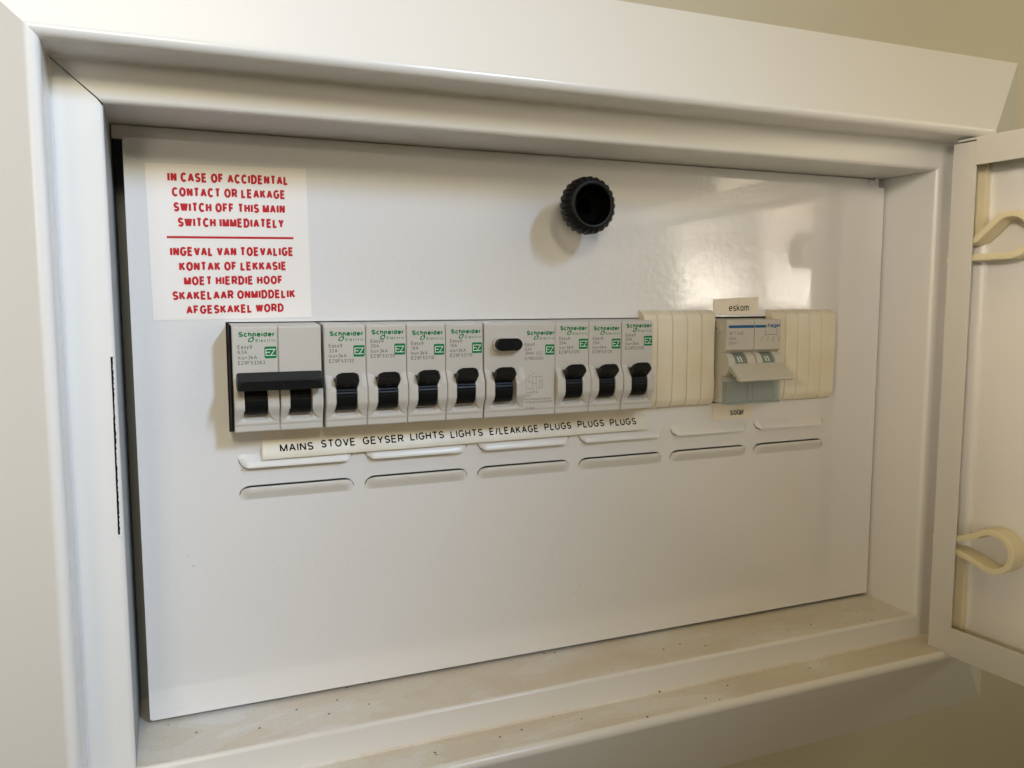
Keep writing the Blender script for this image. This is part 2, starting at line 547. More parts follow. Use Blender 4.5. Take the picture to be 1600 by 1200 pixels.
# profile stations: (rectangle weight 0 = S, 1 = O, 2 = F; y)
prof = []
prof.append((0.0, YBACK))
prof.append((0.0, YA + 2.0))
for k in range(1, 5):                                   # arris of the rebate
    a = radians(90 * k / 4)
    prof.append((('r', 0.0, 2.0 * (1 - cos(a))), YA + 2.0 - 2.0 * sin(a)))
prof.append((('r', 1.0, -0.8), YA))
prof.append((1.0, YA - 0.8))
prof.append((1.0, YB + 3.2))
fl_ang = math.atan2(YC - YB, FT - OT)
for k in range(1, 7):                                   # rolled arris of the flange
    a = (pi / 2 + fl_ang) * k / 6
    prof.append((('r', 1.0, 3.2 * (1 - cos(a))), YB + 3.2 - 3.2 * sin(a)))
prof.append((2.0, YC - 0.9))
prof.append((('r', 2.0, -0.5), YC - 0.15))


def rect(st):
    off = 0.0
    if isinstance(st, tuple):
        _, st, off = st
    A = ((SL, SR, ST, SB), (OL, OR, OT, OB), (FL, FR, FT, FB))[int(st)]
    return A[0] - off, A[1] + off, A[2] + off, A[3] - off


for side in range(4):
    bm = bmesh.new()
    rows = []
    N = 2
    for j, (st, y) in enumerate(prof):
        l, r, t, b = rect(st)
        e = 0.0
        P = {0: ((l, t), (r, t)), 1: ((r, t), (r, b)), 2: ((r, b), (l, b)), 3: ((l, b), (l, t))}[side]
        (xa, za), (xb, zb) = P
        if side == 3 and 2 <= j <= 6:                    # the open mitre at the upper left corner
            g = (1.1, 0.9, 0.8, 0.6, 0.5)[j - 2]
            zb -= g
        rows.append([bm.verts.new((xa + (xb - xa) * k / N, y, za + (zb - za) * k / N)) for k in range(N + 1)])
    for j in range(len(prof) - 1):
        for k in range(N):
            f = bm.faces.new((rows[j][k], rows[j][k + 1], rows[j + 1][k + 1], rows[j + 1][k]))
            if side == 2 and (j in (0, 1) or 6 <= j <= 8):
                f.material_index = 1
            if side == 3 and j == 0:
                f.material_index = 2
    o = finish("frame_rail", bm, [M_PAINT, M_DUST, M_RETURN], smooth=40)
    under(o, board)
    o["label"] = ("bright top rail of the frame", "right rail of the frame behind the door hinges", "bottom rail of the frame with dusty ledges", "left rail of the frame with a long slot")[side]

bm = bmesh.new()                                         # folded lips of the box behind the cover
add_box(bm, SL + 0.3, SR - 2.5, 2.6, 4.6, 86.3, ST - 0.2, 0.5)
o = under(finish("box_flange", bm, M_PAINT), board)
bm = bmesh.new()
add_box(bm, SL - 6, SR + 6, YBACK, YBACK + 1.5, SB - 6, ST + 6)
o = under(finish("box_back", bm, M_INSIDE, smooth=0), board)
bm = bmesh.new()                                         # dark backing added behind the open mitre, keeps light out of the slit
for (x0, x1, z0, z1) in ((OL - 8, SL - 1, SB, ST + 1), (OL - 8, SL + 25, ST + 1, OT + 4)):
    add_box(bm, x0, x1, YA + 5.0, YA + 6.0, z0, z1)
o = under(finish("mitre_backing", bm, M_INSIDE, smooth=0), board)
bm = bmesh.new()                                         # tack weld of the inner corner
for cx, cz, cy, r in ((402, 90.4, 1.2, 1.3), (404.4, 91.2, -0.6, 1.0), (411.6, 91.5, -19, 0.7), (411.8, 91.6, -23, 0.6)):
    bmesh.ops.create_icosphere(bm, subdivisions=2, radius=r, matrix=Matrix.Translation((cx, cy, cz)))
under(finish("weld_bead", bm, M_PAINT), board)

bm = bmesh.new()                                         # black strip painting the dark of a latch slot on the left rail


def on_arris(x):
    t = max(0.0, min(1.9, x - (SL - 2.0)))
    return YA + 2.0 - sqrt(4.0 - t * t)


prev = None
for k in range(91):
    z = 2.2 - 66.0 * k / 90
    xl_ = SL - 1.55 - 0.55 * k / 90 + random.uniform(-0.03, 0.03)
    xr_ = xl_ + 0.68 + random.uniform(-0.13, 0.13) * (1 if 3 < k < 88 else 0)
    cur = [bm.verts.new((xl_, on_arris(xl_) - 0.05, z)), bm.verts.new((xr_, on_arris(xr_) - 0.05, z))]
    if prev:
        bm.faces.new((prev[0], prev[1], cur[1], cur[0]))
    prev = cur
under(finish("latch_slot_shade", bm, M_INK, smooth=0), board)
for nm, (x0, x1, z0, z1) in (("slot_rim", (SL - 1.95, SL - 1.6, -20, 2.7)), ("slot_rim", (SL - 1.9, SL - 0.5, 2.3, 2.75)), ("slot_rim", (SL - 2.3, SL - 0.7, -65.0, -63.9))):
    bm = bmesh.new()
    add_box(bm, x0, x1, YA - 0.22, YA + 0.5, z0, z1, 0.12)
    under(finish(nm, bm, M_PAINT), board)

# ------------------------------------------------------------------ cover plate with louvres
cover = empty("cover_plate", ((XL + XR) / 2, 0, ZB))
tag(cover, "glossy white metal cover plate behind the breakers, pierced by two rows of louvres", "cover plate")
VX0, VP, VW = 50.78, 54.38, 49.46


def louvre_outline(x0, row, n=6, grow=0.0):
    """closed outline of a louvre opening, lip side rounded"""
    r = 4.6
    if row == 2:
        zl, zm = -57.35, -61.2
        sgn = 1
    else:
        zl, zm = -48.85, -45.2
        sgn = -1
    x1 = x0 + VW
    zl += sgn * grow
    pts = [(x0 + 0.2, zm)]
    for k in range(n + 1):
        a = radians(180 - 90 * k / n)
        pts.append((x0 + r + r * cos(a), zl - sgn * 3.9 + sgn * 3.9 * sin(a)))
    for k in range(n + 1):
        a = radians(90 - 90 * k / n)
        pts.append((x1 - r + r * cos(a), zl - sgn * 3.9 + sgn * 3.9 * sin(a)))
    pts.append((x1 - 0.2, zm))
    return pts if sgn > 0 else pts[::-1]


cu = bpy.data.curves.new("plate", 'CURVE')
cu.dimensions = '2D'
cu.fill_mode = 'BOTH'
cu.extrude = 0.6
cu.bevel_depth = 0.0
loops = [round_rect(XL, XR, ZB, ZT, 1.2, 4), [(47.7, -33.0), (371.0, -33.0), (371.0, 13.5), (47.7, 13.5)]]
for i in range(6):
    for row in (1, 2):
        loops.append(louvre_outline(VX0 + i * VP, row, grow=0.35 if row == 2 else 0.3))
for lp in loops:
    sp = cu.splines.new('POLY')
    sp.points.add(len(lp) - 1)
    for p_, (x, z) in zip(sp.points, lp):
        p_.co = (x, z, 0, 1)
    sp.use_cyclic_u = True
tmp = bpy.data.objects.new("plate", cu)
COL.objects.link(tmp)
dg = bpy.context.evaluated_depsgraph_get()
me = bpy.data.meshes.new_from_object(tmp.evaluated_get(dg))
bpy.data.objects.remove(tmp)
bm = bmesh.new()
bm.from_mesh(me)
for v in bm.verts:
    v.co = Vector((v.co.x, 0.6 - v.co.z, v.co.y))
under(finish("plate", bm, M_COVER, smooth=0), cover)


def make_louvre(row):
    bm = bmesh.new()
    H, NX, NZ = 3.0, 44, 9
    zl = -57.35 if row == 2 else -48.85
    zm = -63.2 if row == 2 else -43.2
    r = 4.6
    top, bot = [], []
    for i in range(NX + 1):
        t = i / NX
        x = VW * (t if t < 0 else t)
        # lip outline
        d = min(x, VW - x)
        k = 1.0 if d >= r else sqrt(max(0.0, 1 - ((r - d) / r) ** 2))
        ztop = (zl + (-3.9 if row == 2 else 3.9)) + ((3.9 if row == 2 else -3.9) * k)
        rt, rb = [], []
        endf = sm(0, 4.0, d)
        for j in range(NZ + 1):
            v = j / NZ
            z = zm + (ztop - zm) * v
            p = H * endf * (sin(v * pi / 2) ** 1.3)
            rt.append(bm.verts.new((x, -p - 0.02, z)))
        top.append(rt)
    for i in range(NX):
        for j in range(NZ):
            bm.faces.new((top[i][j], top[i + 1][j], top[i + 1][j + 1], top[i][j + 1]))
    # turn the lip back a little: sheet thickness
    back = [bm.verts.new(top[i][NZ].co + Vector((0, min(0.9, -top[i][NZ].co.y), 0))) for i in range(NX + 1)]
    for i in range(NX):
        bm.faces.new((top[i][NZ], top[i + 1][NZ], back[i + 1], back[i]))
    return bm


protos = {}
for row in (1, 2):
    for i in range(6):
        if row not in protos:
            o = finish("louvre", make_louvre(row), M_PAINT, smooth=50)
            protos[row] = o
        else:
            o = protos[row].copy()
            COL.objects.link(o)
        o.parent = cover
        o.matrix_parent_inverse = Matrix.Translation(-cover.location)
        o.location = ((VX0 + i * VP) * S, 0, 0)

bm = bmesh.new()                                         # paint nibs and specks on the cover
for x, z, r in ((125, 73.6, .25), (212.4, -121.7, .5), (252.4, -125.8, .4), (168, -127.4, .8), (216, -122.6, .3), (45.5, -115.3, .3), (305, 18.9, .35), (327.5, 17.5, .4), (300, 28, .4), (332, -60, .3)):
    bmesh.ops.create_icosphere(bm, subdivisions=1, radius=r, matrix=Matrix.Translation((x, -0.05, z)) @ Matrix.Diagonal((1, .5, 1, 1)))
tag(under(finish("paint_nib", bm, M_COVER), cover), kind="stuff")

bm = bmesh.new()                                         # dark specks of grit stuck to the cover
for x, z, r in ((212.4, -121.7, .32), (215.1, -123.4, .22), (212, -127, .2), (199.6, -107.1, .24), (45.5, -115.3, .28), (31.2, -89.6, .25), (29.7, -84.9, .18), (214.2, -117.4, .15), (64, -92, .15), (257, -134, .2), (52, -50, .25), (310, 48, .2), (243, 84, .2)):
    bmesh.ops.create_icosphere(bm, subdivisions=1, radius=r, matrix=Matrix.Translation((x, -0.02, z)) @ Matrix.Diagonal((1, .35, 1, 1)))
tag(under(finish("dirt_speck", bm, M_SPECK), cover), kind="stuff")

# ------------------------------------------------------------------ circuit breakers
BX = [49.08, 86.04, 104.04, 122.04, 140.04, 158.4, 194.4, 212.4, 230.4]
PF = 13.7                                                # how far the faces stand out of the cover


def face_depth(x, z, toggle=True):
    """protrusion of one 17.6 mm wide breaker module at (x, z)"""
    p = PF
    if z < -26.9:
        p -= 0.35 * sm(-28.4, -28.9, z)
    if not toggle:
        return p
    bul = 2.5 * sm(-9.2, -14.5, z) * sm(-26.8, -20.5, z)
    dl = x
    dr = 17.6 - x

    def cheek(d):
        # outline of the cheek: half width as a function of z
        if z > -9.3 or z < -27.2:
            return 0.0
        if z > -14.0:
            w = 4.6 * sqrt(max(0, 1 - ((z + 14.0) / 4.7) ** 2))
        elif z > -21.0:
            w = 4.6
        else:
            w = 4.6 * sqrt(max(0, 1 - ((z + 21.0) / 6.2) ** 2))
        return sm(w + 0.25, w - 0.25, d)
    c = max(cheek(dl), cheek(dr))
    # dish near the paddle
    d = min(dl, dr)
    bul_c = 0.35 + bul - 1.0 * sm(1.5, 4.4, d) * sm(-9.5, -12.5, z) * sm(-16.5, -13.5, z)
    # centre channel
    lat = sm(3.4, 4.8, x) * sm(14.2, 12.8, x)
    cut = 0.0
    if -24.2 < z < -10.6:
        cut = 8.0 * sm(-10.6, -11.6, z)
    elif -27.6 < z <= -24.2:
        cut = 3.4 * sm(-27.6, -24.6, z)
    side = 0.5 * sm(-9.6, -12, z) * sm(-27.6, -25, z)
    ch = p - max(cut * lat, side)
    return ch * (1 - c) + (p + bul_c) * c


def breaker_body(width, fn, edge_l=True):
    bm = bmesh.new()
    dx = 0.4
    nx = int(round(width / dx))
    zt, zb = 11.4, -31.3
    nz = int(round((zt - zb) / 0.4))
    g = []
    rx = 0.35
    for i in range(nx + 1):
        x = width * i / nx
        col = []
        # top slope back to the cover, then the face, then the underside
        hd = fn(x, zt)
        e = 0.0
        ed = min(x, width - x)
        e = rx * (1 - sm(0, 0.5, ed))
        col.append(bm.verts.new((x, 6.0, 13.15)))
        col.append(bm.verts.new((x, -0.5, 13.0)))
        col.append(bm.verts.new((x, -(hd - 2.2), 12.35 - e * .5)))
        col.append(bm.verts.new((x, -(hd - 0.9) + e, 12.1 - e * .5)))
        col.append(bm.verts.new((x, -(hd - 0.25) + e, 11.75 - e * .3)))
        for j in range(nz + 1):
            z = zt + (zb - zt) * j / nz
            col.append(bm.verts.new((x, -fn(x, z) + e, z)))
        hb = fn(x, zb)
        col.append(bm.verts.new((x, -(hb - 0.3) + e, zb - 0.35)))
        col.append(bm.verts.new((x, 6.0, zb - 0.6)))
        g.append(col)
    for i in range(nx):
        for j in range(len(g[0]) - 1):
            bm.faces.new((g[i][j], g[i + 1][j], g[i + 1][j + 1], g[i][j + 1]))
    for col in (g[0], g[-1]):                            # side walls
        back = [bm.verts.new((v.co.x, 6.0, v.co.z)) for v in col]
        for j in range(len(col) - 1):
            bm.faces.new((col[j], col[j + 1], back[j + 1], back[j]))
    return bm


def toggle_bm(x0=0.0, paddle=True):
    """black rocker: barrel with ribs and a paddle that leans out and up"""
    bm = bmesh.new()
    cy, cz, r = -9.0, -18.9, 7.4
    pts = []
    for k in range(13):
        a = radians(-48 + 96 * k / 12)
        pts.append((cy - r * cos(a), cz + r * sin(a)))
    pts += [(cy + 2, cz + 5), (cy + 2, cz - 5)]
    add_prism(bm, pts, x0 + 4.55, x0 + 13.05, 0.25, 1)
    for a_, h in ((12, 0.35), (22, 0.3), (2, 0.22)):
        a = radians(a_)
        c = Vector((cy - (r + h * .3) * cos(a), cz + (r + h * .3) * sin(a)))
        add_box(bm, x0 + 4.65, x0 + 12.95, c.x - h, c.x + h, c.y - 0.3, c.y + 0.3, 0.12, 1)
    if paddle:
        # slab with rounded outer corners, local axes: x, t (along the slab), n (its thickness)
        base = Vector((0, -13.6, -15.0))
        td = Vector((0, -0.72, 0.695)).normalized()
        nd = Vector((0, -0.695, -0.72))
        Lp, th = 8.7, 3.0
        out = [(-4.35, 0), (4.35, 0), (4.85, 3.0)]
        for k in range(6):
            a = radians(90 * k / 5)
            out.append((4.85 - 2.2 + 2.2 * cos(a), Lp - 2.2 + 2.2 * sin(a)))
        for k in range(6):
            a = radians(90 + 90 * k / 5)
            out.append((-4.85 + 2.2 + 2.2 * cos(a), Lp - 2.2 + 2.2 * sin(a)))
        out.append((-4.85, 3.0))
        A, B = [], []
        for u, t in out:
            bulge = 0.25 * sin(pi * min(1, t / Lp))
            A.append(bm.verts.new(Vector((x0 + 8.8 + u, 0, 0)) + base + td * t + nd * (th * 0.5 - bulge)))
            B.append(bm.verts.new(Vector((x0 + 8.8 + u, 0, 0)) + base + td * t - nd * (th * 0.5)))
        n = len(out)
        fa, fb = bm.faces.new(A), bm.faces.new(B[::-1])
        for i in range(n):
            bm.faces.new((A[i], B[i], B[(i + 1) % n], A[(i + 1) % n]))
        bmesh.ops.bevel(bm, geom=list(set(fa.edges) | set(fb.edges)), offset=0.55, segments=2, profile=0.6, affect='EDGES')
    return bm


def emboss_bm():
    """small raised mark on the face of the paddle"""
    bm = bmesh.new()
    base = Vector((8.8, -13.6, -15.0))
    td = Vector((0, -0.72, 0.695)).normalized()
    nd = Vector((0, -0.695, -0.72)).normalized()

    def bar(u0, u1, t0, t1):
        vs_ = []
        for dn in (1.2, 1.75):
            for u, t in ((u0, t0), (u1, t0), (u1, t1), (u0, t1)):
                vs_.append(bm.verts.new(base + Vector((u, 0, 0)) + td * t + nd * dn))
        for f in ((4, 5, 6, 7), (0, 1, 5, 4), (1, 2, 6, 5), (2, 3, 7, 6), (3, 0, 4, 7)):
            bm.faces.new([vs_[i] for i in f])
    bar(-0.75, -0.4, 3.1, 5.4)
    bar(0.4, 0.75, 3.1, 5.4)
    bar(-0.75, 0.75, 2.8, 3.1)
    return bm


def brand_print(x, dz, y):
    """green maker's name with its looped mark and the spaced second line"""
    bm = bmesh.new()
    put_text(bm, "Schneider", x + 2.4, x + 17.2 - 0.4, 7.4 + dz, 2.1, y, bold=0.036)
    # slanted loop hanging from the h
    cx, cz = x + 7.3, 6.25 + dz
    o_, i_ = [], []
    for k in range(20):
        a = 2 * pi * k / 20
        c, s_ = cos(a), sin(a)
        ox = 1.12 * (abs(c) ** 0.75) * (1 if c >= 0 else -1)
        oz = 0.98 * (abs(s_) ** 0.75) * (1 if s_ >= 0 else -1)
        o_.append((cx + ox + 0.42 * oz, cz + oz))
        i_.append((cx + 0.56 * ox + 0.42 * oz * .62, cz + oz * .6))
    add_ring2d(bm, o_, i_, y)
    add_line(bm, [(cx + 0.55, cz + 0.6), (cx + 1.0, cz + 1.7)], 0.42, y - 0.004)
    put_text(bm, "Electric", x + 9.1, x + 16.9, 5.25 + dz, 1.25, y, bold=0.016, spacing=3)
    return bm


def badge(parent, x, dz, y):
    bm = bmesh.new()
    add_prism(bm, round_rect(x + 12.4, x + 17.2, -1.55 + dz, 3.35 + dz, 0.55, 4), y, y + 0.1, axis='y')
    b = under(finish("badge", bm, M_GREEN, smooth=0), parent)
    bm = bmesh.new()
    yy = y - 0.02
    add_line(bm, [(x + 14.9, 2.15 + dz), (x + 13.0, 2.15 + dz), (x + 13.0, -0.35 + dz), (x + 14.6, -0.35 + dz)], 0.3, yy)
    add_line(bm, [(x + 13.0, 0.95 + dz), (x + 14.5, 0.95 + dz)], 0.3, yy)
    add_line(bm, [(x + 14.5, 2.15 + dz), (x + 16.6, 2.15 + dz), (x + 14.9, -0.35 + dz), (x + 16.7, -0.35 + dz)], 0.3, yy - .012)
    t = face_front(finish("badge_lettering", bm, M_WHITEPRINT, smooth=0))
    t.parent = b
    return b


def rating_print(x, dz, y, lines):
    bm = bmesh.new()
    for k, ln in enumerate(lines):
        put_text(bm, ln, x + 1.9, None if k < 3 else x + 12.5, (2.55, 0.45, -1.75, -3.95)[k] + dz, 1.55, y, bold=0.012, spacing=1.6)
    return bm


def printed(parent, x, dz, lines, dzr=0.0, shift=0.0):
    y = -PF - 0.05
    o = face_front(under(finish("brand_lettering", brand_print(x + shift, dz, y), M_GREEN, smooth=0), parent))
    o = face_front(under(finish("rating_lettering", rating_print(x + shift, dz + dzr, y, lines), M_TEXTGREY, smooth=0), parent))
    badge(parent, x + shift, dz, -PF - 0.1)


GROUP_CB = "single pole circuit breakers in the row"
# first one of its kind, then copies
specs = [
    (1, "grey circuit breaker with black toggle above the word STOVE", 0.0, ("Easy9", "32A", "Icu=3kA", "EZ9F53132"), 0.0),
    (2, "grey circuit breaker with black toggle above the word GEYSER", 0.35, ("Easy9", "20A", "Icu=3kA", "EZ9F53120"), 1.3),
    (3, "grey 10A circuit breaker beside the GEYSER one, above the first word LIGHTS", -0.2, ("Easy9", "10A", "Icu=3kA", "EZ9F53110"), 0.5),
    (4, "grey 10A circuit breaker touching the wide earth leakage unit, above the second word LIGHTS", 0.1, ("Easy9", "10A", "Icu=3kA", "EZ9F53110"), 0.9),
    (6, "grey 20A circuit breaker right of the earth leakage unit, above the first word PLUGS", 0.75, ("Easy9", "20A", "Icu=3kA", "EZ9F53120"), 0.3),
    (7, "grey 20A circuit breaker between two alike, above the middle word PLUGS", 0.45, ("Easy9", "20A", "Icu=3kA", "EZ9F53120"), 0.3),
    (8, "grey 20A circuit breaker against the cream blanking cover, above the last word PLUGS", 1.5, ("Easy9", "20A", "Icu=3kA", "EZ9F53120"), 0.6),
]
proto = None
for idx, label, dz, lines, dzr in specs:
    x = BX[idx]
    if proto is None:
        root = empty("circuit_breaker", (x, 0, 0))
        b_ = finish("body", breaker_body(17.7, face_depth), M_GREY, root, smooth=50)
        t_ = finish("toggle", toggle_bm(), M_BLACK, root, smooth=40)
        m_ = finish("embossed_mark", emboss_bm(), M_CHAR, t_, smooth=0)
        proto = (b_, t_, m_)
    else:
        root = empty("circuit_breaker", (x, 0, 0))
        b_, t_, m_ = (q_.copy() for q_ in proto)
        for q_ in (b_, t_, m_):
            COL.objects.link(q_)
        b_.parent = root
        t_.parent = root
        m_.parent = t_
        root.location.y += random.uniform(-0.3, 0.2) * S
    tag(root, label, "circuit breaker", GROUP_CB)
    if idx != 1:
        t_.rotation_euler = (radians(random.uniform(-1.5, 1.5)), 0, 0)
    ry = root.location.y
    root.location.y = 0
    printed(root, x, dz, lines, dzr)
    root.location.y = ry

# double pole main breaker
x = BX[0]
mains = empty("main_breaker", (x, 0, 0))
tag(mains, "wide grey main breaker with charcoal handle bar at the left end of the row", "circuit breaker")


def mains_depth(xx, z):
    m = xx if xx < 18 else xx - 18.0
    p = face_depth(min(17.6, max(0, m + 0.25)), z)
    if abs(xx - 17.95) < 0.3:
        p = min(p, PF - 0.9)
    return p


finish("body", breaker_body(35.7, mains_depth), M_GREY, mains, smooth=50)
for dx in (0.0, 17.6):
    finish("toggle", toggle_bm(dx, paddle=False), M_BLACK, mains, smooth=40)
bm = bmesh.new()
prof_bar = [(-15.5, -8.6), (-17.5, -6.7), (-19.0, -6.5), (-22.6, -9.0), (-23.0, -9.6), (-22.4, -13.3), (-21.8, -13.7), (-15.5, -13.2)]
add_prism(bm, prof_bar, 0.9, 34.9, 0.9, 3)
bar = finish("handle_bar", bm, M_CHAR, mains, smooth=35)
bm = bmesh.new()
out = [(1.3, -13.6), (34.5, -13.6)]
for k in range(6):
    a = radians(90 * k / 5)
    out.append((34.5 - 3.2 + 3.2 * cos(a), -12.8 + 2.9 * sin(a)))
for k in range(6):
    a = radians(90 + 90 * k / 5)
    out.append((1.3 + 3.2 + 3.2 * cos(a), -12.8 + 2.9 * sin(a)))
add_prism(bm, out, -22.2, -23.3, 0.15, 1, axis='y')
bmesh.ops.create_cone(bm, cap_ends=True, segments=20, radius1=1.2, radius2=1.1, depth=0.3, matrix=Matrix.Translation((17.6, -23.35, -11.8)) @ Matrix.Rotation(pi / 2, 4, 'X'))
o = finish("bar_face", bm, M_BLACK, bar, smooth=35)
bm = bmesh.new()
add_box(bm, -0.95, -0.15, -13.2, 4.0, -31.0, 12.6, 0.2)
finish("side_strip", bm, M_INK, mains)  # black strip along the left flank of the breaker
printed(mains, x, 0.3, ("Easy9", "63A", "Icu=3kA", "EZ9F53263"), 0.0, shift=0.2)

# earth leakage breaker
x = BX[5]
rcd = empty("earth_leakage_breaker", (x, 0, 0))
tag(rcd, "wide grey earth leakage breaker with black oval test button above the word E/LEAKAGE", "earth leakage breaker")


def rcd_depth(xx, z):
    if xx < 19.6:
        m = xx if xx < 9 else max(9.0, xx - 1.6)
        p = face_depth(min(17.6, m), z)
        return p
    return face_depth(0, z, toggle=False)


finish("body", breaker_body(35.8, rcd_depth), M_GREY, rcd, smooth=50)
t_ = proto[1].copy()
COL.objects.link(t_)
t_.parent = rcd
bm = bmesh.new()
add_prism(bm, round_rect(3.7, 18.2, -1.4, 5.9, 3.6, 8), -15.6, -13.0, 0.9, 3, axis='y')
but = finish("button_collar", bm, M_GREY, rcd, smooth=40)
bm = bmesh.new()
add_prism(bm, round_rect(4.4, 17.2, -0.5, 5.1, 2.75, 8), -18.4, -14.0, 0.5, 2, axis='y')
tb = finish("test_button", bm, M_BLACK, rcd, smooth=40)
bm = bmesh.new()
put_text(bm, "T", 10.9, 12.3, 1.3, 2.0, -18.45, bold=0.01)
o = face_front(finish("button_lettering", bm, M_INK, tb, smooth=0))
y = -PF - 0.05
face_front(under(finish("brand_lettering", brand_print(x + 18.7, -1.2, y), M_GREEN, smooth=0), rcd))
badge(rcd, x + 18.2, -1.6, -PF - 0.1)
bm = bmesh.new()
for k, ln in enumerate(("Easy9", "63A", "30mA", "EZ9R03263")):
    put_text(bm, ln, x + 20.2, None if k < 3 else x + 29.6, (1.2, -1.0, -2.9, -5.4)[k], 1.5, y, bold=0.006)
for q_ in ([(26.0, -2.9), (29.0, -2.9), (29.0, -1.7), (26.0, -1.7), (26.0, -2.9)], [(26.8, -2.3), (28.2, -2.3)]):
    add_line(bm, [(x + a, b) for a, b in q_], 0.14, y)
for k, (ln, w) in enumerate((("Im=500A", 6.6), ("230V", 3.0), ("No overload protection", 13.6), ("To be protected by MCB", 14.3), ("VC 8035", 5.0))):
    put_text(bm, ln, x + 20.2, x + 20.2 + w, (-21.2, -22.6, -24.3, -25.7, -28.6)[k], 1.0, y, bold=0.004)
for q_ in ([(24.2, -13.2), (24.2, -18.8)], [(26.0, -13.2), (26.0, -18.8)], [(24.2, -13.2), (26, -13.2)], [(24.2, -16.6), (26, -16.6)],
           [(24.2, -18.8), (20.8, -18.8), (20.8, -14.6)], [(22.2, -15.8), (24.2, -15.8)], [(22.2, -15.8), (22.2, -12.8), (23.4, -12.8)],
           [(26, -18.8), (29.3, -18.8), (29.3, -13.2), (26, -13.2)], [(27.6, -15.4), (27.6, -18.0), (28.6, -18.0), (28.6, -15.4), (27.6, -15.4)], [(27.9, -13.2), (27.9, -15.4)], [(20.2, -13.8), (21.4, -14.9)]):
    add_line(bm, [(x + a, b) for a, b in q_], 0.13, y)
for tx, a, b in (("N", 24.2, -12.2), ("1", 26.2, -12.2), ("N", 24.2, -20.2), ("2", 26.2, -20.2)):
    put_text(bm, tx, x + a, None, b, 0.8, y)
face_front(under(finish("rating_lettering", bm, M_TEXTGREY, smooth=0), rcd))

# ------------------------------------------------------------------ cream blanking covers
def blank(x0, width, label, edges, broken=False):
    root = empty("blanking_cover", (x0, 0, -9))
    tag(root, label, "blanking cover", "cream ribbed blanking covers")
    pr = [(-0.3, 17.0), (-1.5, 17.05), (-4.2, 15.6), (-5.3, 14.4), (-5.9, 12.5), (-6.2, 6), (-6.3, -8), (-6.2, -22), (-5.9, -28.4), (-5.5, -30.2), (-4.0, -32.4), (-1.4, -33.6), (-0.3, -33.5)]
    n = len(edges) - 1
    for k in range(n):
        a, b = edges[k] + 0.18, edges[k + 1] - 0.18
        bm = bmesh.new()
        A = [bm.verts.new((a, p[0], p[1])) for p in pr]
        A1 = [bm.verts.new((a + 0.25, p[0] - 0.25, p[1])) for p in pr]
        B1 = [bm.verts.new((b - 0.25, p[0] - 0.25, p[1])) for p in pr]
        B = [bm.verts.new((b, p[0], p[1])) for p in pr]
        if broken and k == n - 1:
            for j in range(len(pr)):
                w = 1.4 * sm(14, 2, pr[j][1]) * sm(-14, -8, pr[j][1]) 
                for q_ in (B[j], B1[j]):
                    q_.co.x -= w * 0.8
                B[j].co.y += 2.2
        for P, Q in ((A, A1), (A1, B1), (B1, B)):
            for j in range(len(pr) - 1):
                bm.faces.new((P[j], Q[j], Q[j + 1], P[j + 1]))
        # side walls down to the cover
        for P in (A, B):
            back = [bm.verts.new((v.co.x, -0.2, v.co.z)) for v in P]
            for j in range(len(pr) - 1):
                bm.faces.new((P[j], P[j + 1], back[j + 1], back[j]))
        under(finish("rib", bm, M_CREAM, smooth=30), root)
    bm = bmesh.new()                                     # web behind the ribs
    P2 = [(p[0] + 0.45 if p[0] < -1 else p[0], p[1] - (0.15 if p[1] > 0 else -0.15)) for p in pr]
    r0 = [bm.verts.new((edges[0] + 0.3, p[0], p[1])) for p in P2]
    r1 = [bm.verts.new((edges[-1] - 0.5, p[0], p[1])) for p in P2]
    for j in range(len(pr) - 1):
        bm.faces.new((r0[j], r1[j], r1[j + 1], r0[j + 1]))
    under(finish("web", bm, M_CREAM, smooth=30), root)
    return root


blank(248.4, 43, "cream ribbed blanking cover between the last PLUGS breaker and the changeover switch", [247.6, 255.4, 264.6, 273.6, 282.6, 291.4], broken=True)
blank(328.6, 44, "cream ribbed blanking cover at the right end, with yellowed edge", [328.4, 337.6, 346.0, 354.3, 362.7, 372.6])

# ------------------------------------------------------------------ changeover switch
x = 292.0
sw = empty("changeover_switch", (x, 0, -9))
tag(sw, "grey two-pole changeover switch with blue stripe and sloping flap handle between the cream covers", "switch")
bm = bmesh.new()
for (a, b) in ((0.3, 17.9), (18.2, 35.6)):
    pr = [(4, 12.6), (-12.6, 12.2), (-13.6, 11.9), (-14.0, 11.2), (-14.0, -3.4), (-11.5, -5.3), (-10.0, -5.6), (-10.0, -31.5), (4, -31.8)]
    add_prism(bm, pr, a, b, 0.35, 2)
body = under(finish("body", bm, M_GREY2, smooth=35), empty("tmp_anchor"))
anchor = body.parent
body.parent = sw
body.matrix_parent_inverse = Matrix.Identity(4)
body.location = (0, 0, 9 * S)
bpy.data.objects.remove(anchor)


def on_sw(o):
    o.parent = sw
    o.location = (0, 0, 9 * S)
    return o


bm = bmesh.new()                                         # screw boss on the left flank
R90 = Matrix.Rotation(pi / 2, 4, 'Y')
bmesh.ops.create_cone(bm, cap_ends=True, segments=28, radius1=3.4, radius2=3.4, depth=0.5, matrix=Matrix.Translation((0.25, -6.6, 7.6)) @ R90)
bmesh.ops.create_cone(bm, cap_ends=True, segments=24, radius1=1.9, radius2=1.6, depth=0.5, matrix=Matrix.Translation((-0.1, -6.6, 7.6)) @ R90)
bo = on_sw(finish("screw_boss", bm, M_GREY2, smooth=30))
bm = bmesh.new()
bmesh.ops.create_cone(bm, cap_ends=True, segments=16, radius1=0.6, radius2=0.6, depth=0.2, matrix=Matrix.Translation((-0.3, -6.6, 7.6)) @ R90)
o = finish("boss_hole", bm, M_TEXTGREY, bo, smooth=30)

